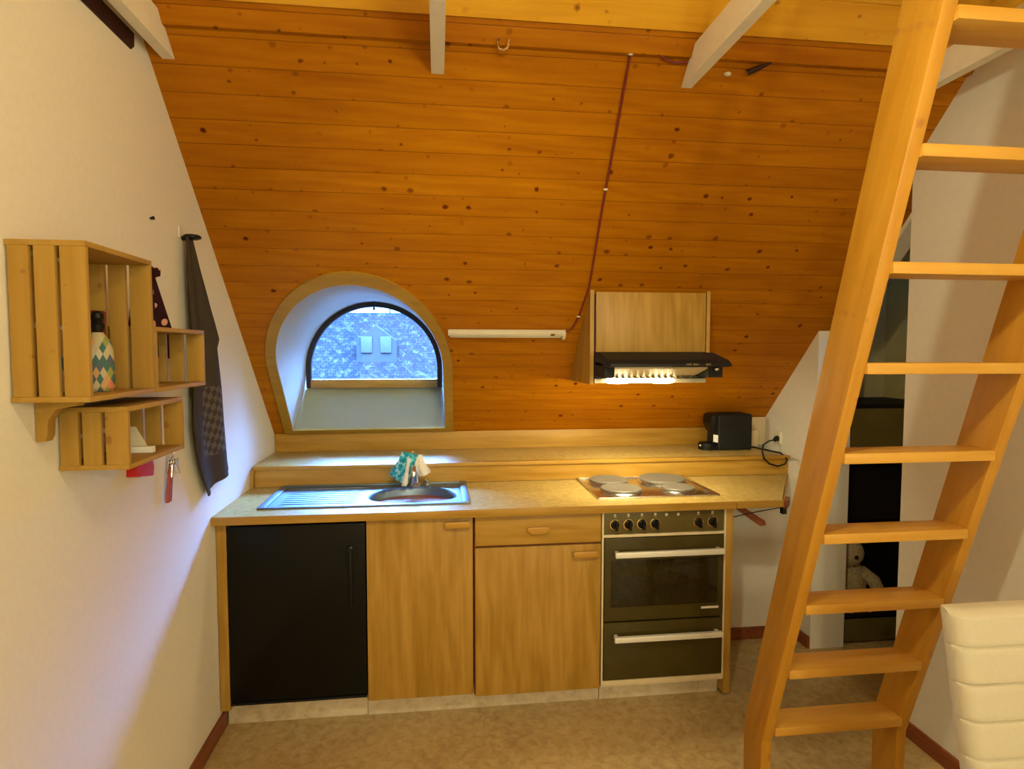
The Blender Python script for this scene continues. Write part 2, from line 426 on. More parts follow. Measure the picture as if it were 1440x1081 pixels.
# arched window
win = thing('window_1', None, None, (CX, 1.1, 1.13)); win['kind'] = 'structure'
def ring_mesh(A0, A1, B0, B1):
    """closed shell between inner loops A0->A1 and outer loops B0->B1"""
    t = bmesh.new(); L = [[t.verts.new(p) for p in X] for X in (A0, A1, B1, B0)]; n = len(A0)
    for a in range(4):
        X, Y = L[a], L[(a+1) % 4]
        for i in range(n): t.faces.new((X[i], X[(i+1) % n], Y[(i+1) % n], Y[i]))
    bmesh.ops.recalc_face_normals(t, faces=t.faces); m = MB(); m._merge(t); return m
YP = 1.20
def on_slope(P, d=0): return [(x, SY(z)+d, z) for x, z in P]
def tail(P, y, zb):
    return [(x, y, zb if i in (0, len(P)-1) else z) for i, (x, z) in enumerate(P)]
out = arch(RW+.011, 1.119, 40, .010)
def tubepart(sel):
    pass
jm = MB(); t = bmesh.new()
n = len(inn)
A0 = [t.verts.new(p) for p in on_slope(inn, -.012)]; A1 = [t.verts.new(p) for p in tail(inn, YP+.03, 1.33)]
B0 = [t.verts.new(p) for p in on_slope(out, -.012)]; B1 = [t.verts.new(p) for p in tail(out, YP+.03, 1.32)]
for i in range(n-1):
    for X, Y in ((A0, A1), (A1, B1), (B1, B0), (B0, A0)): t.faces.new((X[i], X[i+1], Y[i+1], Y[i]))
bmesh.ops.recalc_face_normals(t, faces=t.faces); jm._merge(t)
part('window_reveal', jm, 'jamb', win)
xl, xr = inn[-1][0], inn[0][0]
sl = MB().prism([(SY(1.13)-.016, 1.122), (SY(1.13)-.016, 1.131), (SY(1.13), 1.134), (1.19, 1.330), (1.215, 1.330), (1.215, 1.31), (.93, 1.105)], xl, xr, 'x')
part('window_sill', sl, 'sill', win)
# raised wooden ring on the boards
tin = arch(RW+.002, 1.131, 40, .010); tout = arch(RW+.047, 1.112, 40, .012)
nrm = Vector((0, -K, -1)).normalized()
def off(P, d): return [tuple(Vector((x, SY(z), z))+nrm*d) for x, z in P]
part('window_trim', ring_mesh(off(tin, .014), off(tin, -.002), off(tout, .014), off(tout, -.002)), 'archtrim', win, smooth=40)
fin = arch(RW-.030, 1.385); fout = arch(RW-.001, 1.332)
part('window_frame', ring_mesh([(x, YP-.02, z) for x, z in fin], [(x, YP+.02, z) for x, z in fin], [(x, YP-.02, z) for x, z in fout], [(x, YP+.02, z) for x, z in fout]), 'frame', win, 'dark arched frame')
part('sill_rail', MB().box(CX-RW+.03, CX+RW-.03, YP-.035, YP-.018, 1.334, 1.384, .002), 'oakx', win)
gm = MB().prism(fin, YP-.003, YP+.003, 'y'); part('pane', gm, 'glass', win)
part('window_latch', MB().tube([(CX, YP-.03, 1.80), (CX, YP-.03, 1.86)], .005).ball((CX, YP-.03, 1.80), .008), 'frame', win)

# ------------------------------------------------------------------ outside: the roof across the street
nb = thing('neighbouring_house', 'tiled roof of the house opposite seen through the arched window', 'house', (-.6, 12, -3))
part('roof', MB().prism([(9.6, -1.2), (12.0, 2.43), (12.1, 2.43), (14.4, -1.2)], -9, 9, 'x'), 'tiles', nb)
dm = MB().prism([(-.90, 1.22), (-.90, 1.78), (-.47, 2.10), (-.03, 1.78), (-.03, 1.22)], 11.25, 11.9, 'y')
dmo = part('dormer', dm, 'gable', nb, 'pale dormer')
for a in (-.80, -.38):
    part('dormer_window', MB().box(a, a+.24, 11.22, 11.26, 1.50, 1.86, .01), 'gableglass', dmo)
part('ridge_post', MB().tube([(-.22, 12.05, 2.4), (-.22, 12.05, 2.95)], .025), 'frame', nb)
part('house_wall', MB().box(-9, 9, 9.9, 14.1, -3, -1.1), 'gable', nb)

# ------------------------------------------------------------------ beams
beams = [(.037, .074, 'white ceiling beam running along the left wall beside the dark slot'),
         (.872, .915, 'white ceiling beam above the arched window and left of the metal ceiling hook'),
         (1.733, 1.771, 'white ceiling beam over the cooker, between the hanging cable and the ladder'),
         (2.582, 2.622, 'white ceiling beam behind the ladder by the right wall')]
for a, b, lab in beams:
    single('ceiling_beam', MB().prism([(SY(2.468)+.004, 2.468), (SY(2.565), 2.565), (-4.75, 2.565), (-4.75, 2.468)], a, b, 'x', .002), 'beam', lab, 'beam', 'white ceiling beams', 0)

# ------------------------------------------------------------------ kitchen units
# left filler panel
single('end_panel', MB().box(.004, .042, .02, .52, .088, .866, .002), 'oak', 'narrow oak end panel between left wall and black fridge', 'panel')
# fridge
fr = thing('fridge', 'black built-under fridge below the draining board', 'fridge', (.315, .28, .113))
part('body', MB().box(.052, .582, .06, .50, .113, .862), 'matteblack', fr)
fd = part('door', MB().box(.046, .588, .012, .058, .126, .850, .006), 'fridge', fr)
hd = MB().tube([(.528, .006, .745), (.528, .002, .735), (.530, .002, .52), (.530, .008, .505)], .008, 8)
hd.lathe((.527, .010, .742), [(.016, 0), (.016, -.012), (.010, -.016)], 20, 'y')
part('handle', hd, 'black', fd)
part('base_strip', MB().box(.046, .588, .010, .05, .113, .123, .002), 'black', fr)
# sink cabinet
def bow_handle(x0, x1, z, y=0.0, mat='oakh'):
    m = MB(); w = x1-x0
    m.prism([(x0, z-.010), (x0+.012, z-.014), (x1-.012, z-.014), (x1, z-.010), (x1, z+.008), (x1-.008, z+.013), (x0+.008, z+.013), (x0, z+.008)], y-.024, y-.012, 'y', .003)
    m.box(x0+.004, x0+.02, y-.016, y, z-.008, z+.008, .002); m.box(x1-.02, x1-.004, y-.016, y, z-.008, z+.008, .002)
    return m
sc = thing('sink_cabinet', 'oak cupboard with one tall door below the sink bowl', 'cabinet', (.81, .28, .10))
part('carcass', MB().box(.592, 1.032, .025, .52, .10, .866), 'skirt', sc)
d1 = part('door', MB().box(.594, 1.029, .004, .024, .10, .864, .002), 'oak', sc)
part('handle', bow_handle(.912, 1.016, .836, .004), 'oakh', d1)
# drawer cabinet
dc = thing('drawer_cabinet', 'oak cupboard with a drawer above its door, left of the cooker', 'cabinet', (1.31, .28, .085))
part('carcass', MB().box(1.036, 1.583, .025, .52, .085, .866), 'skirt', dc)
d2 = part('drawer', MB().box(1.040, 1.580, .004, .024, .737, .864, .002), 'oakx', dc)
gm = MB().prism([(1.262, .812), (1.350, .812), (1.356, .800), (1.338, .782), (1.274, .782), (1.256, .800)], -.010, .004, 'y', .003)
part('handle', gm, 'oakh', d2)
d3 = part('door', MB().box(1.040, 1.580, .004, .024, .088, .727, .002), 'oak', dc)
part('handle', bow_handle(1.455, 1.563, .690, .004), 'oakh', d3)
# plinth
pm = MB().box(.015, .583, .075, .09, 0, .112, .002).box(.585, 1.593, .07, .085, 0, .099, .002).box(1.595, 2.15, .066, .081, 0, .086, .002)
single('plinth', pm, 'plinth', 'pale stone-effect kick board along the floor under the units', 'kick board')

# cooker
ov = thing('oven', 'built-in cooker with brown glass oven door and six knobs, under the hob', 'oven', (1.865, .28, .085))
part('housing', MB().box(1.590, 2.146, .030, .52, .088, .866), 'matteblack', ov)
fm = MB()
for b in ((1.585, 1.593, .100, .867), (2.138, 2.146, .100, .867)): fm.box(b[0], b[1], .004, .030, b[2], b[3], .001)
fm.box(1.585, 2.146, .004, .030, .8625, .8675, .001).box(1.585, 2.146, .002, .030, .752, .764, .002).box(1.585, 2.146, .006, .030, .090, .116, .001)
part('surround', fm, 'cream', ov, 'pale metal surround')
cp = part('control_panel', MB().box(1.594, 2.137, .008, .030, .766, .862, .003), 'panel', ov)
def knob(x, z):
    m = MB().lathe((x, .008, z), [(.019, 0), (.019, -.004), (.015, -.006), (.015, -.016), (.012, -.020)], 24, 'y')
    m.prism([(x-.005, z-.018), (x+.005, z-.018), (x+.003, z+.024), (x-.003, z+.024)], -.028, -.004, 'y', .0015)
    return m
for x in (1.642, 1.702, 1.762, 1.822, 2.018, 2.083):
    kb = part('knob', knob(x, .807), 'black', cp)
    part('knob_ring', MB().lathe((x, .008, .807), [(.023, 0), (.023, -.003), (.0195, -.0035)], 28, 'y'), 'brass', kb)
    part('symbol', MB().lathe((x, .008, .848), [(.0055, 0), (.0055, -.001)], 12, 'y').box(x-.006, x+.006, .0068, .008, .8390, .8405), 'white', cp)
for x in (1.872, 1.925):
    part('indicator_light', MB().lathe((x, .008, .845), [(.007, 0), (.007, -.003), (.004, -.005)], 16, 'y'), 'white', cp)
part('lock_button', MB().lathe((1.962, .008, .790), [(.006, 0), (.006, -.004)], 14, 'y'), 'panel', cp)
od = part('oven_door', MB().box(1.596, 2.136, .002, .030, .383, .748, .003), 'ovendoor', ov)
part('oven_window', MB().box(1.625, 2.110, -.001, .004, .445, .650, .002), 'ovenglass', od)
def bar(z):
    m = MB().box(1.634, 2.120, -.040, -.022, z-.012, z+.012, .003)
    return m.box(1.640, 1.655, -.024, .004, z-.008, z+.008, .001).box(2.098, 2.113, -.024, .004, z-.008, z+.008, .001)
part('door_handle', bar(.686), 'alu', od)
part('maker_plate', MB().box(2.035, 2.115, -.002, .003, .421, .430, .0008), 'alu', od)
ow = part('warming_drawer', MB().box(1.596, 2.136, .002, .030, .120, .375, .003), 'ovendoor', ov)
part('drawer_handle', bar(.316), 'alu', ow)
ep = MB().box(2.150, 2.182, .012, .52, .02, .866, .002)
epo = single('cooker_side_panel', ep, 'oak', 'oak side panel closing the right side of the cooker', 'panel')

# worktop with extension leaf
wt = thing('worktop', 'mottled beige laminate worktop with wooden front edge', 'worktop', (1.2, .25, .866))
wm = MB()
# built in pieces round the sink and hob cut-outs
SX0, SX1, SYa, SYb = .150, 1.018, .085, .478
HX0, HX1, HYa, HYb = 1.60, 2.14, .095, .485
ZT0, ZT1 = .868, .900
wm.box(.001, SX0, -.018, .53, ZT0, ZT1).box(SX1, HX0, -.018, .53, ZT0, ZT1).box(HX1, 2.178, -.018, .53, ZT0, ZT1)
wm.box(SX0, SX1, -.018, SYa, ZT0, ZT1).box(SX0, SX1, SYb, .53, ZT0, ZT1).box(HX0, HX1, -.018, HYa, ZT0, ZT1).box(HX0, HX1, HYb, .53, ZT0, ZT1)
part('top', wm, 'counter', wt)
part('front_edge', MB().box(.001, 2.178, -.024, -.0185, ZT0-.001, ZT1, .0015), 'oakx', wt)
lf = part('extension_leaf', MB().prism([(2.180, -.018), (2.392, -.018), (2.735, .505), (2.735, .53), (2.180, .53)], ZT0+.002, ZT1, 'z'), 'counter', wt)
part('leaf_edge', MB().box(2.180, 2.394, -.024, -.0185, ZT0+.001, ZT1, .0015).prism([(2.394, -.024), (2.399, -.022), (2.742, .503), (2.7365, .506)], ZT0+.001, ZT1, 'z'), 'oakx', lf)
part('support_arm', MB().prism([(2.19, .868), (2.235, .868), (2.385, .772), (2.390, .752), (2.362, .748)], .10, .118, 'y', .003), 'skirt', lf, 'dark wooden support arm')
part('support_wire', MB().tube([(2.184, .04, .812), (2.30, .02, .84), (2.405, .0, .862)], .0022, 6), 'matteblack', lf)
bl = MB().prism([(2.400, -.015), (2.425, -.01), (2.475, .055), (2.455, .06)], .858, .895, 'z', .003)
part('leaf_bracket', bl, 'skirt', lf)
part('bracket_hook', MB().box(2.405, 2.425, -.004, .02, .83, .858, .003), 'matteblack', lf)

# raised ledge behind the worktop
lg = thing('ledge', 'stepped oak ledge along the foot of the sloping wall', 'shelf', (1.3, .7, .90))
part('riser', MB().prism([(.500, .902), (.497, .985), (.53, .985), (.53, .902)], .018, 2.735, 'x'), 'oakx', lg)
part('nosing', MB().box(.012, 2.742, .488, .53, .984, 1.0015, .002), 'oakx', lg)
part('shelf_top', MB().box(.004, 2.742, .531, 1.03, .972, 1.0, .001), 'counter', lg)
part('back_board', MB().box(.004, 2.60, .925, .944, 1.0, 1.100, .002), 'oakx', lg)
part('corner_strip', MB().prism([(.498, .902), (.494, .985), (.485, .985), (.470, .902)], .004, .017, 'x'), 'oak', lg)

# sink
sk = thing('sink', 'stainless steel sink with ridged draining board on the left', 'sink', (.585, .28, .90))
BXc, BYa, BYb, BW = .775, .120, .415, .195
def bowl_loop(k, z, n=40):
    P = []
    cy = BYa+.12
    for i in range(n):
        a = 2*PI*i/n; c, s_ = math.cos(a), math.sin(a)
        e = .82 if s_ < 0 else 1.0
        x = BXc+BW*k*math.copysign(abs(c)**e, c)
        y = cy+((BYb-cy) if s_ > 0 else (cy-BYa))*k*math.copysign(abs(s_)**(e if s_ < 0 else 1), s_)
        P.append((x, y, z))
    return P
def rim_mesh():
    t = bmesh.new(); z = .9035
    o = [t.verts.new(p) for p in ((.145, .076, z), (1.023, .076, z), (1.023, .488, z), (.145, .488, z))]
    h = [t.verts.new(p) for p in bowl_loop(1.03, z)]
    es = [t.edges.new((L[i], L[(i+1) % len(L)])) for L in (o, h) for i in range(len(L))]
    bmesh.ops.triangle_fill(t, use_beauty=True, edges=es)
    bmesh.ops.recalc_face_normals(t, faces=t.faces)
    if sum(f.normal.z for f in t.faces) < 0: bmesh.ops.reverse_faces(t, faces=t.faces)
    r = bmesh.ops.extrude_face_region(t, geom=list(t.faces))
    for v in [g for g in r['geom'] if isinstance(g, bmesh.types.BMVert)]: v.co.z -= .003
    bmesh.ops.recalc_face_normals(t, faces=t.faces)
    m = MB(); m._merge(t)
    # raised rolled edges
    m.box(.145, 1.023, .074, .088, .9025, .908, .002).box(.145, 1.023, .476, .490, .9025, .909, .002)
    m.box(.145, .180, .076, .488, .9025, .910, .004).box(.992, 1.023, .076, .488, .9025, .912, .004)
    return m
part('rim', rim_mesh(), 'steel', sk)
t = bmesh.new(); loops = []
for k, z in ((1.035, .9045), (1.0, .902), (.96, .885), (.93, .80), (.86, .765), (.60, .755), (.2, .752)):
    loops.append([t.verts.new(p) for p in bowl_loop(k, z)])
for a in range(len(loops)-1):
    for i in range(40): t.faces.new((loops[a][i], loops[a][(i+1) % 40], loops[a+1][(i+1) % 40], loops[a+1][i]))
t.faces.new(loops[-1]); bmesh.ops.recalc_face_normals(t, faces=t.faces)
bmesh.ops.reverse_faces(t, faces=t.faces)
m = MB(); m._merge(t); bo = part('bowl', m, 'steel', sk, smooth=60)
part('drain', MB().lathe((BXc, .26, .7525), [(.035, 0), (.035, .004), (.028, .005)], 24), 'chrome', bo)
m = MB()
for i in range(9):
    yy = .135+i*.036
    m.tube([(.215, yy, .9030), (.24, yy, .9040), (.52, yy, .9038), (.55, yy, .9030)], [.0015, .0028, .0028, .0015], 8)
part('drainer_ridges', m, 'steel', sk)

# tap
tp = thing('tap', 'chrome mixer tap behind the sink bowl with cloths hung over it', 'tap', (.775, .445, .905))
m = MB().lathe((.775, .447, .904), [(.030, 0), (.030, .006), (.022, .012), (.020, .09), (.022, .10), (.022, .125), (.012, .135)], 28)
part('body', m, 'chrome', tp)
part('spout', MB().tube([(.775, .447, 1.000), (.775, .40, 1.015), (.775, .34, 1.02), (.775, .29, 1.015), (.775, .275, 1.0), (.775, .272, .985)], [.014, .013, .012, .012, .012, .012], 14), 'chrome', tp)
part('lever', MB().tube([(.775, .447, 1.035), (.772, .425, 1.058), (.768, .385, 1.078)], [.010, .008, .006], 10), 'chrome', tp)
part('waste_knob', MB().lathe((.832, .455, .905), [(.014, 0), (.014, .008), (.009, .014), (.011, .022), (.006, .026)], 20), 'chrome', tp)

def cloth_fold(top_a, top_b, low_a, low_b, wob, y_off):
    ta, tb, la, lb = map(Vector, (top_a, top_b, low_a, low_b))
    def f(u, v):
        a = ta.lerp(tb, u); b = la.lerp(lb, u); p = a.lerp(b, v)
        p.y += wob*math.sin(u*7+v*2)*v + y_off*math.sin(v*PI)
        p.x += wob*.6*math.sin(v*6+u*3)*v
        return p
    return f
m = MB()
m.sheet(cloth_fold((.722, .372, 1.082), (.796, .350, 1.068), (.662, .385, .972), (.735, .355, .918), .010, -.014), 14, 16, .004)
m.sheet(cloth_fold((.722, .374, 1.082), (.796, .352, 1.068), (.690, .425, .985), (.752, .42, .96), .008, .01), 12, 12, .004)
single('dishcloth', m, 'teal', 'teal patterned dishcloth draped over the tap', 'cloth', smooth=60)
m = MB()
m.sheet(cloth_fold((.768, .362, 1.066), (.812, .372, 1.066), (.800, .365, .962), (.848, .385, .975), .010, -.012), 12, 14, .004)
m.sheet(cloth_fold((.745, .345, 1.052), (.760, .342, 1.055), (.722, .335, .925), (.742, .338, .935), .006, -.006), 8, 12, .004)
single('dishcloth', m, 'whitecloth', 'white dishcloth hanging on the right of the tap', 'cloth', smooth=60)

# hob
hb = thing('hob', 'steel hob with four round hotplates set in the worktop', 'hob', (1.87, .29, .90))
m = MB().box(1.586, 2.152, .080, .506, .899, .9045, .0015)
m.box(1.586, 2.152, .080, .092, .902, .9085, .002).box(1.586, 2.152, .494, .506, .902, .9085, .002).box(1.586, 1.598, .080, .506, .902, .9085, .002).box(2.140, 2.152, .080, .506, .902, .9085, .002)
part('tray', m, 'hobsteel', hb)
for x, y, r in ((1.722, .392, .093), (1.998, .392, .112), (1.728, .205, .093), (2.000, .196, .076)):
    p = part('hotplate', MB().lathe((x, y, .905), [(r, .006), (r, .016), (r-.004, .019), (r*.35, .0185), (r*.33, .0175), (.001, .0175)], 44), 'plate', hb)
    part('hotplate_ring', MB().lathe((x, y, .9045), [(r+.010, 0), (r+.010, .004), (r+.003, .009), (r-.002, .009)], 44), 'hobsteel', p)

# ------------------------------------------------------------------ hood cabinet + hood + strip light + cable
hc = thing('wall_cupboard', 'oak wall cupboard above the cooker hood on the sloping boards', 'cupboard', (1.86, .3, 1.40))
def side(x0, x1):
    return MB().prism([(.205, 1.402), (SY(1.402)-.002, 1.402), (.207, SZ(.207)-.002), (.205, 1.832)], x0, x1, 'x')
part('side_panel', side(1.576, 1.594), 'oak', hc)
part('side_panel', MB().prism([(.205, 1.545), (SY(1.545)-.002, 1.545), (.207, SZ(.207)-.002), (.205, 1.832)], 2.130, 2.147, 'x'), 'oak', hc)
part('door', MB().box(1.602, 2.122, .197, .215, 1.550, 1.822, .002), 'oak', hc)
part('carcass', MB().prism([(.218, 1.552), (SY(1.552)-.004, 1.552), (.222, SZ(.222)-.004)], 1.595, 2.129, 'x'), 'darkwood', hc)
hd = thing('cooker_hood', 'black extractor hood with lit lamps above the hob', 'cooker hood', (1.86, .2, 1.41))
part('body', MB().prism([(.20, 1.548), (.20, 1.43), (.24, 1.412), (.56, 1.412), (.46, 1.548)], 1.597, 2.127, 'x'), 'matteblack', hd)
vs = MB().prism([(.21, 1.549), (.12, 1.547), (-.02, 1.518), (-.052, 1.502), (-.055, 1.492), (-.03, 1.486), (.03, 1.486), (.10, 1.500), (.21, 1.505)], 1.597, 2.128, 'x', .003)
part('visor', vs, 'matteblack', hd)
gr = MB()
# slanting filter under the visor
gr.prism([(.035, 1.478), (.19, 1.434), (.19, 1.444), (.035, 1.488)], 1.640, 2.060, 'x')
go = part('filter', gr, 'cream', hd, 'lit yellowish filter panel')
m = MB()
for i in range(15):
    x = 1.652+i*.0285
    m.box(x, x+.016, .150, .186, 1.432, 1.4400)
part('filter_slots', m, 'panel', go)
for a, b in ((1.597, 1.64), (2.062, 2.127)): part('end_cheek', MB().box(a, b, .03, .20, 1.44, 1.49), 'matteblack', hd)
part('lower_lip', MB().box(1.597, 2.127, .196, .212, 1.408, 1.428, .002), 'white', hd, 'white lower edge')
for x in (1.700, 1.910):
    part('bulb', MB().lathe((x, .178, 1.421), [(.006, -.055), (.014, -.045), (.016, 0), (.014, .045), (.006, .055)], 16, 'x'), 'bulb', hd, 'lit bulb')
for x in (1.925, 1.955, 2.01):
    part('switch', MB().box(x, x+.022, -.060, -.050, 1.494, 1.503, .001), 'panel', hd)
part('slider_knob', MB().ball((2.095, .02, 1.478), .011), 'chrome', hd)

sl = thing('strip_light', 'slim white strip light mounted on the boards right of the window', 'strip light', (1.22, .37, 1.62))
def sp(u, w, d):  # point on slope: along slope u(metres up from z=1.64), depth d into room
    b = Vector((0, SY(1.64), 1.64)); tdir = Vector((0, -1, K)).normalized(); return b+tdir*u+nrm*d
def slope_box(x0, x1, u0, u1, d0, d1, bev=0):
    t = bmesh.new(); bmesh.ops.create_cube(t, size=1)
    for v in t.verts:
        p = sp(u0+(v.co.y+.5)*(u1-u0), 0, d0+(v.co.z+.5)*(d1-d0)); v.co = Vector((x0+(v.co.x+.5)*(x1-x0), p.y, p.z))
    bmesh.ops.recalc_face_normals(t, faces=t.faces)
    if bev: bmesh.ops.bevel(t, geom=list(t.edges), offset=bev, segments=2, affect='EDGES', profile=.6)
    m = MB(); m._merge(t); return m
part('housing', slope_box(.937, 1.492, 0.004, .024, .001, .026, .003), 'white', sl)
part('diffuser', slope_box(.945, 1.480, -.012, .003, .003, .022, .003), 'lens', sl)
part('end_cap', slope_box(1.484, 1.500, -.018, .025, .001, .028, .003), 'white', sl)
part('switch', slope_box(1.425, 1.445, .008, .020, .025, .029, .001), 'panel', sl)
def spt(x, z, d=.008): return (x, SY(z)-d*.71, z-d*.70)
cb = thing('power_cable', 'dark red cable clipped down the boards to the strip light', 'cable', (1.54, .0, 1.64))
part('wire', MB().tube([spt(1.525, 2.548), spt(1.529, 2.47), spt(1.540, 2.25), spt(1.545, 2.14), spt(1.558, 1.96), spt(1.565, 1.84), spt(1.553, 1.755), spt(1.545, 1.71), spt(1.530, 1.675), spt(1.515, 1.662, .012), spt(1.498, 1.655, .018)], .0045, 8), 'redcable', cb)
for x, z in ((1.526, 2.54), (1.5425, 2.19), (1.546, 1.722)):
    part('clip', MB().ball(spt(x, z, .009), .0075, 1.3, 1, .7, 2), 'white', cb)
# fittings on the upper trim
m = MB().tube([(1.098, -.512, 2.556), (1.086, -.516, 2.545), (1.082, -.52, 2.53), (1.088, -.524, 2.511), (1.102, -.526, 2.506), (1.114, -.526, 2.515), (1.120, -.526, 2.54)], .004, 8)
single('ceiling_hook', m, 'chrome', 'small metal hook under the board at the top of the slope', 'hook')
single('cable_end', MB().tube([spt(1.618, 2.545, .012), spt(1.65, 2.532, .012), spt(1.69, 2.527, .010), spt(1.728, 2.53, .008)], .004, 7), 'redcable', 'short loose cable end left of the beam over the cooker', 'cable')
m = MB().tube([spt(1.945, 2.515, .014), spt(1.975, 2.53, .022), spt(2.01, 2.545, .03)], [.010, .009, .003], 8)
single('wooden_peg', m, 'darkwood', 'small dark peg on the slope right of the beam over the cooker', 'peg')
single('wall_clip', MB().ball(spt(1.88, 2.508, .008), .011, 1.3, 1, .7, 2), 'white', 'small pale clip beside the dark peg at the top of the slope', 'clip')

# ------------------------------------------------------------------ coffee machine
cm = thing('coffee_machine', 'small black capsule coffee machine at the right end of the ledge', 'coffee machine', (2.53, .68, 1.0))
part('body', MB().box(2.436, 2.636, .690, .84, 1.002, 1.203, .014, 3), 'matteblack', cm)
part('head', MB().prism([(2.40, 1.150), (2.405, 1.190), (2.420, 1.202), (2.47, 1.205), (2.47, 1.12), (2.42, 1.10)], .71, .82, 'y', .006), 'black', cm)
part('drip_tray', MB().lathe((2.395, .745, 1.002), [(.048, 0), (.050, .02), (.048, .036), (.040, .040)], 28).box(2.39, 2.45, .70, .79, 1.002, 1.03, .004), 'black', cm)
part('tray_stud', MB().ball((2.349, .73, 1.026), .008), 'chrome', cm)
part('label', MB().prism([(2.410, 1.050), (2.436, 1.044), (2.436, 1.086), (2.410, 1.090)], .694, .70, 'y'), 'paper', cm, 'white label')
m = MB().tube([(2.62, .80, 1.02), (2.66, .74, 1.01), (2.68, .60, 1.012), (2.71, .53, 1.01), (2.715, .475, .985), (2.695, .462, .962), (2.655, .460, .952), (2.61, .465, .965), (2.585, .475, .992), (2.60, .52, 1.02), (2.65, .60, 1.045), (2.72, .66, 1.055), (2.785, .69, 1.058)], .0042, 8)
part('cord', m, 'black', cm)
part('plug', MB().tube([(2.765, .685, 1.055), (2.785, .70, 1.06), (2.808, .715, 1.062)], [.010, .016, .016], 12), 'black', cm)
single('wall_socket', MB().box(2.797, 2.811, .685, .755, 1.03, 1.10, .003), 'white', 'white wall socket holding the coffee machine plug', 'socket')
single('junction_box', MB().box(2.66, 2.735, .80, .86, 1.001, 1.095, .006), 'cream', 'beige box on the ledge between coffee machine and right wall', 'box')

# ------------------------------------------------------------------ crates on the left wall
def make_crate(name, label, D, W, H, loc):
    """open front faces +x; D depth from the wall, W along y, H height; loc = wall-side, low-y, bottom corner"""
    x0, y0, z0 = loc
    o = thing(name, label, 'crate', (x0+D/2, y0+W/2, z0), 'pine crates on the left wall')
    th = .012
    part('top_board', MB().box(x0, x0+D, y0, y0+W, z0+H-th, z0+H, .0015), 'cratey', o)
    part('bottom_board', MB().box(x0, x0+D, y0, y0+W, z0, z0+th, .0015), 'cratey', o)
    for e, yy in ((0, y0), (1, y0+W-th)):
        for k in range(3):
            a = x0+.004+k*(D-.004)/3; w = (D-.004)/3-(.010 if k < 2 else 0)
            part('end_slat', MB().box(a, a+w, yy, yy+th, z0+th, z0+H-th, .0012), 'crate', o)
    n = max(2, int(round(W/.11)))
    hz = (H-2*th)/2
    for k in range(2):
        part('back_slat', MB().box(x0, x0+.008, y0+th, y0+W-th, z0+th+.002+k*hz, z0+th+hz-.012+k*hz, .001), 'cratey', o)
    return o
make_crate('wine_crate', 'largest pine crate on the left wall, holding a diamond-patterned bottle bag', .155, .298, .340, (.002, -1.108, 1.446))
make_crate('wine_crate', 'small pine crate beside the big crate, next to the hanging tea towel', .155, .335, .172, (.002, -.802, 1.446))
make_crate('wine_crate', 'lower pine crate hung below the other two crates', .155, .318, .150, (.002, -.958, 1.272))
# bracket
m = MB().prism([(.001, 1.444), (.001, 1.352), (.020, 1.352), (.026, 1.365), (.028, 1.40), (.045, 1.425), (.090, 1.432), (.090, 1.444)], -1.035, -1.005, 'y', .003)
single('shelf_bracket', m, 'crate', 'small wooden bracket under the largest crate', 'bracket')
# crate contents
bt = thing('bottle_bag', 'bottle in a diamond-patterned cloth bag tied at the neck, inside the largest crate', 'bottle', (.095, -.935, 1.459))
part('bag', MB().lathe((.086, -.935, 1.459), [(.026, 0), (.031, .008), (.032, .05), (.031, .095), (.026, .118), (.015, .134), (.011, .140)], 28), 'argyle', bt)
m = MB().lathe((.086, -.935, 1.597), [(.011, 0), (.014, .010), (.016, .020), (.011, .027), (.016, .036), (.014, .046), (.006, .052)], 20)
part('tied_neck', m, 'black', bt, 'dark gathered neck')
pk = MB().box(.020, .062, -1.03, -.97, 1.459, 1.545, .004)
single('tea_packet', pk, 'argyle', 'small patterned packet behind the bottle bag in the largest crate', 'packet')
single('storage_tin', MB().lathe((.040, -.875, 1.459), [(.030, 0), (.031, .004), (.031, .17), (.033, .172), (.033, .19), (.028, .194)], 28), 'redcable', 'tall dark red tin at the back of the largest crate', 'tin')
m = MB().prism([(.020, 1.2845), (.115, 1.2845), (.112, 1.300), (.070, 1.372), (.035, 1.372)], -.820, -.812, 'y')
cd = thing('paper_card', 'white paper card leaning in the lower crate', 'card', (.07, -.81, 1.2845))
part('card', MB().prism([(.030, 1.2848), (.122, 1.2848), (.105, 1.315), (.085, 1.352), (.040, 1.352)], -.770, -.766, 'y'), 'white', cd)
part('fold', MB().box(.070, .135, -.79, -.772, 1.2848, 1.301, .001), 'paper', cd)
# floral cloth
def fl(u, v):
    y = -.515+(u-.5)*(.04+.34*v); z = 1.800-.285*v+.02*math.cos((u-.5)*3)
    if u > .5: y = -.495+(u-.5)*2*(.008+.215*v)
    return Vector((.016+.010*math.sin(u*16)*(.3+v), y, z))
single('oven_cloth', MB().sheet(fl, 26, 20, .006), 'floral', 'dark floral cloth hanging on the wall behind the crates', 'cloth', smooth=60)
# tea towel on hook
hk = thing('towel_hook', 'round black wall hook holding the charcoal tea towel', 'hook', (.02, -.225, 1.945))
part('disc', MB().lathe((.034, -.215, 1.945), [(.020, 0), (.029, .004), (.030, .010), (.024, .015)], 28), 'black', hk)
part('peg', MB().tube([(.0, -.215, 1.948), (.020, -.214, 1.949), (.036, -.213, 1.951)], [.008, .007, .007], 10), 'black', hk)
part('mount_pin', MB().box(.001, .006, -.248, -.238, 1.945, 1.985, .001), 'alu', hk)
def L1(v): # left edge y, right edge y, z along the drop
    return None
keysL = [(1.948, -.246), (1.85, -.258), (1.70, -.262), (1.59, -.262), (1.42, -.268), (1.29, -.272), (1.18, -.232), (1.10, -.182), (1.008, -.118)]
keysR = [(1.948, -.196), (1.85, -.155), (1.72, -.075), (1.60, .010), (1.585, -.010), (1.42, .052), (1.29, .090), (1.15, .135), (1.055, .166)]
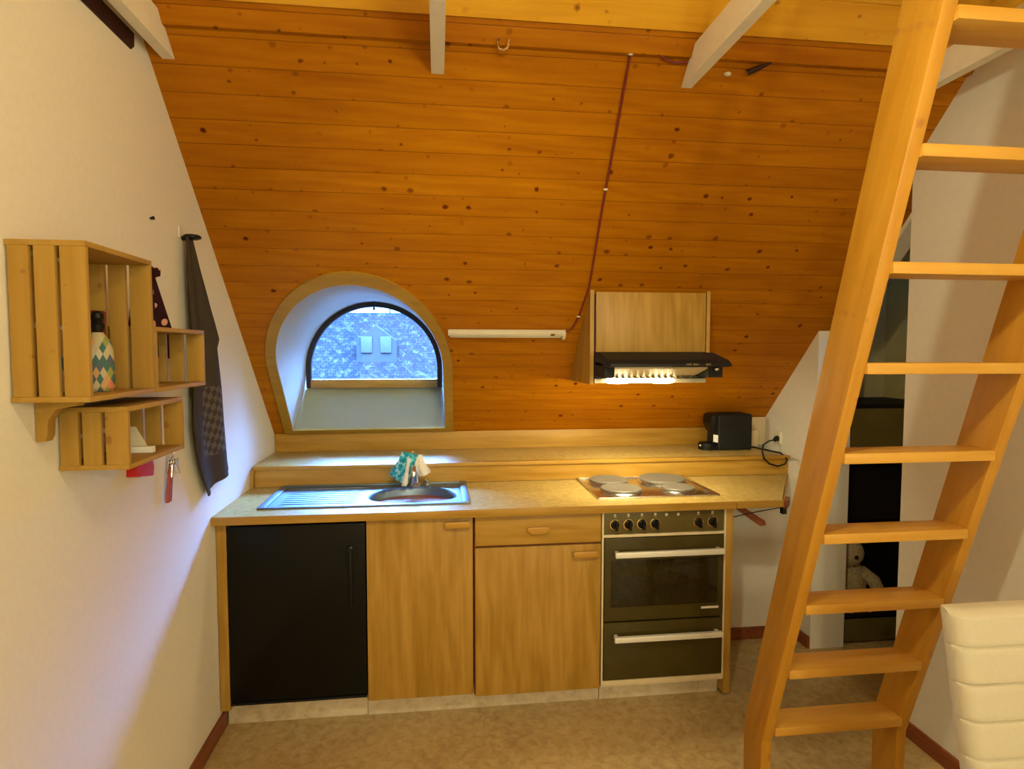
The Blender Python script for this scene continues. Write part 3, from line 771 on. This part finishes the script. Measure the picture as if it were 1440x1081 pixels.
def lerpk(K_, v):
    s = v*(len(K_)-1); i = min(int(s), len(K_)-2); f = s-i
    return (K_[i][0]*(1-f)+K_[i+1][0]*f, K_[i][1]*(1-f)+K_[i+1][1]*f)
def tw(u, v):
    a = lerpk(keysL, v); b = lerpk(keysR, v)
    z = a[0]*(1-u)+b[0]*u; y = a[1]*(1-u)+b[1]*u
    x = .028+.014*math.sin(u*9+v*1.5)*min(1, v*2+.2)+.012*math.sin(v*4)
    return Vector((max(.010, x), y, z))
m = MB().sheet(tw, 30, 48, .005)
single('tea_towel', m, 'towel', 'charcoal tea towel with faint checks hanging from the black wall hook', 'towel', smooth=60)
# keys
ks = thing('key_bunch', 'bunch of keys with red-brown leather strap hanging below the lower crate', 'keys', (.02, -.40, 1.24))
m = MB(); pts = []
for i in range(25):
    a = 2*PI*i/24; pts.append((.016, -.392+.022*math.cos(a), 1.222+.022*math.sin(a)))
part('ring', m.tube(pts, .002, 6, False), 'chrome', ks)
part('strap', MB().prism([(-.404, 1.175), (-.386, 1.178), (-.392, 1.13), (-.405, 1.062), (-.434, 1.062), (-.432, 1.085)], .012, .020, 'x', .002), 'redleather', ks)
for i, (a, l) in enumerate(((-.5, .05), (-.15, .06), (.2, .055), (.45, .06))):
    y0, z0 = -.392+.018*math.sin(a), 1.200
    dy, dz = math.sin(a), -math.cos(a)
    mk = MB().lathe((.014+.004*i, y0+dy*.012, z0+dz*.012), [(.011, 0), (.011, .003)], 14, 'x')
    mk.tube([(.0155+.004*i, y0+dy*.02, z0+dz*.02), (.0155+.004*i, y0+dy*l, z0+dz*l)], .0028, 6)
    part('key', mk, 'chrome', ks)
m = MB().box(.001, .010, -.40, -.384, 1.240, 1.262, .002).tube([(.008, -.392, 1.25), (.018, -.392, 1.243), (.018, -.392, 1.250)], .0025, 6)
single('key_hook', m, 'alu', 'small metal hook on the wall holding the keys', 'hook')
single('red_clip', MB().prism([(-.650, 1.192), (-.548, 1.176), (-.540, 1.203), (-.556, 1.238), (-.648, 1.218)], -.001, .030, 'x', .004), 'red', 'small red plastic clip on the wall under the lower crate', 'clip')
single('wall_nail', MB().tube([(.0, -.451, 1.967), (.012, -.451, 1.969)], [.003, .006], 8), 'matteblack', 'small nail in the left wall above the crates', 'nail')

# ------------------------------------------------------------------ ladder
ld = thing('loft_ladder', 'steep wooden ladder with flat treads leaning to the loft', 'ladder', (2.23, -.58, 0))
def fy(z): return -.638-.3085*(z-.24)
def by(z): return -.520-.2985*(z-.24)
prof = [(-.630, 0), (-.522, 0), (by(.24), .24), (by(2.95), 2.95), (fy(2.95), 2.95), (fy(.24), .24)]
part('stringer', MB().prism(prof, 1.964, 2.000, 'x', .003), 'ladder', ld)
part('stringer', MB().prism(prof, 2.462, 2.498, 'x', .003), 'ladder', ld)
for z in (.299, .537, .781, 1.024, 1.274, 1.525, 1.776, 2.034, 2.298, 2.555, 2.81):
    yf = fy(z)-.004
    part('tread', MB().box(1.999, 2.463, yf, yf+.105, z-.030, z, .004), 'tread', ld)

# ------------------------------------------------------------------ chair
ch = thing('dining_chair', 'white padded chair with ribbed backrest at the lower right', 'chair', (2.42, -1.55, 0))
def back_mesh():
    t = bmesh.new(); nu, nv = 30, 220; H0, H1 = .46, .962
    front, rear = [], []
    for j in range(nv+1):
        v = j/nv; z = H0+(H1-H0)*v
        yb = -1.30+.055*v                       # leans away
        half = .178+.047*v**.8
        rowF, rowR = [], []
        for i in range(nu+1):
            u = -1+2*i/nu
            seam = abs(((H1-z)/.083) % 1-.5)*2    # 1 at a seam? 
            gro = -.007*math.exp(-((1-seam)/.05)**2)-.002*math.exp(-((1-seam)/.2)**2) if H1-z > .04 else 0
            edge = .020*(1-min(1, (1-abs(u))/.14))**2+.020*max(0, (v-.965)/.035)**2
            x = 2.282+half*u
            y = yb-.030+edge-gro-.004*(1-u*u)
            rowF.append(t.verts.new((x, y, z))); rowR.append(t.verts.new((x, yb+.018-edge*.12, z)))
        front.append(rowF); rear.append(rowR)
    for j in range(nv):
        for i in range(nu):
            t.faces.new((front[j][i], front[j][i+1], front[j+1][i+1], front[j+1][i])); t.faces.new((rear[j][i+1], rear[j][i], rear[j+1][i], rear[j+1][i+1]))
        t.faces.new((rear[j][0], front[j][0], front[j+1][0], rear[j+1][0])); t.faces.new((front[j][nu], rear[j][nu], rear[j+1][nu], front[j+1][nu]))
    for i in range(nu):
        t.faces.new((front[nv][i], front[nv][i+1], rear[nv][i+1], rear[nv][i])); t.faces.new((front[0][i+1], front[0][i], rear[0][i], rear[0][i+1]))
    bmesh.ops.recalc_face_normals(t, faces=t.faces)
    m = MB(); m._merge(t); return m
part('backrest', back_mesh(), 'leather', ch, smooth=50)
part('seat', MB().box(2.10, 2.47, -1.74, -1.30, .40, .465, .022, 4), 'leather', ch)
for x, y in ((2.125, -1.71), (2.445, -1.71), (2.125, -1.32), (2.445, -1.32)):
    part('leg', MB().tube([(x, y, .405), (x, y, .0)], [.014, .011], 12), 'chrome', ch)

# ------------------------------------------------------------------ recess: dark cupboard and soft toy
dk = thing('dark_cupboard', 'dark brown cupboard standing in the recess behind the ladder', 'cupboard', (3.28, .62, 0))
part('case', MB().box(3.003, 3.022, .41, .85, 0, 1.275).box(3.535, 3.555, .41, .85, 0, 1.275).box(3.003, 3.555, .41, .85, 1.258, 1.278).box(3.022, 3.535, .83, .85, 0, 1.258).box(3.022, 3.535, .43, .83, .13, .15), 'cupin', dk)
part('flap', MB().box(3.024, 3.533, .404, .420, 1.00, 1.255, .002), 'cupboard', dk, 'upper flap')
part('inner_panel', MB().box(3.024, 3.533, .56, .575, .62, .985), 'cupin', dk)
part('base_panel', MB().box(3.024, 3.533, .406, .422, .01, .128, .002), 'cupboard', dk)
ty = thing('plush_toy', 'cream plush toy sitting in the dark cupboard behind the ladder', 'soft toy', (3.11, .50, .15))
part('body', MB().ball((3.115, .53, .29), .105, 1, .8, 1.25, 4, .02).ball((3.10, .51, .46), .085, 1, .9, .95, 4, .02), 'plush', ty)
for s_, x in ((-1, 3.055), (1, 3.15)): part('ear', MB().ball((x, .52, .535), .030, 1, .6, 1.1, 3, .03), 'plush', ty)
part('arm', MB().tube([(3.17, .49, .36), (3.23, .47, .31), (3.26, .46, .25)], [.034, .036, .03], 10), 'plush', ty)
part('leg', MB().tube([(3.09, .49, .20), (3.08, .455, .185), (3.075, .44, .22)], [.04, .042, .03], 10), 'plush', ty)
part('leg', MB().tube([(3.17, .49, .20), (3.20, .455, .185), (3.21, .44, .22)], [.04, .042, .03], 10), 'plush', ty)
part('nose', MB().ball((3.10, .435, .455), .012), 'matteblack', ty)

# ------------------------------------------------------------------ light
def lamp(name, kind, loc, energy, col, size=.1, rot=None, **kw):
    d = bpy.data.lights.new(name, kind); d.energy = energy; d.color = col
    if kind == 'AREA': d.size = size
    else: d.shadow_soft_size = size
    for k, v in kw.items(): setattr(d, k, v)
    o = bpy.data.objects.new(name, d); COL.objects.link(o); o.location = loc
    if rot: o.rotation_euler = rot
    return o
WARM = (1, .97, .62)
def aim(p, q):
    return (Vector(q)-Vector(p)).to_track_quat('-Z', 'Y').to_euler()
p0 = (1.05, -1.75, 2.32)
lamp('room_spot', 'SPOT', p0, 72, WARM, .04, aim(p0, (1.12, .55, 1.15)), spot_size=math.radians(78), spot_blend=1.0)
lamp('room_lamp_and_fill', 'POINT', p0, 12, WARM, .04)
lamp('room_spot', 'SPOT', p0, 30, WARM, .03, aim(p0, (2.77, -.6, 1.5)), spot_size=math.radians(70), spot_blend=.8)
lamp('room_lamp_and_fill', 'POINT', (1.75, -3.9, 2.1), 52, WARM, .12)  # added fill light behind the camera, no fixture modelled
lamp('room_lamp_and_fill', 'POINT', (2.2, -3.7, 1.5), 50, WARM, .12)  # second added fill, brightens surfaces facing the camera
lamp('hood_lamp', 'AREA', (1.80, .16, 1.405), 13, (1, .86, .50), .2, (math.radians(32), 0, 0))

w = bpy.data.worlds.new('world'); SC.world = w; w.use_nodes = True
nt = w.node_tree; bg = nt.nodes['Background']
tcw = nt.nodes.new('ShaderNodeTexCoord'); sxw = nt.nodes.new('ShaderNodeSeparateXYZ'); mrw = nt.nodes.new('ShaderNodeMapRange')
nt.links.new(tcw.outputs['Generated'], sxw.inputs[0]); nt.links.new(sxw.outputs[2], mrw.inputs[0])
mrw.interpolation_type = 'SMOOTHSTEP'
mrw.inputs[1].default_value = .20; mrw.inputs[2].default_value = .85; mrw.inputs[3].default_value = 14; mrw.inputs[4].default_value = 520
bg.inputs[0].default_value = (.15, .38, 1.0, 1); nt.links.new(mrw.outputs[0], bg.inputs[1])

vs_ = SC.view_settings
SC.display_settings.display_device = 'sRGB'
vs_.view_transform = 'Standard'; vs_.look = 'None'; vs_.gamma = 1; vs_.use_curve_mapping = False; vs_.exposure = 0.0
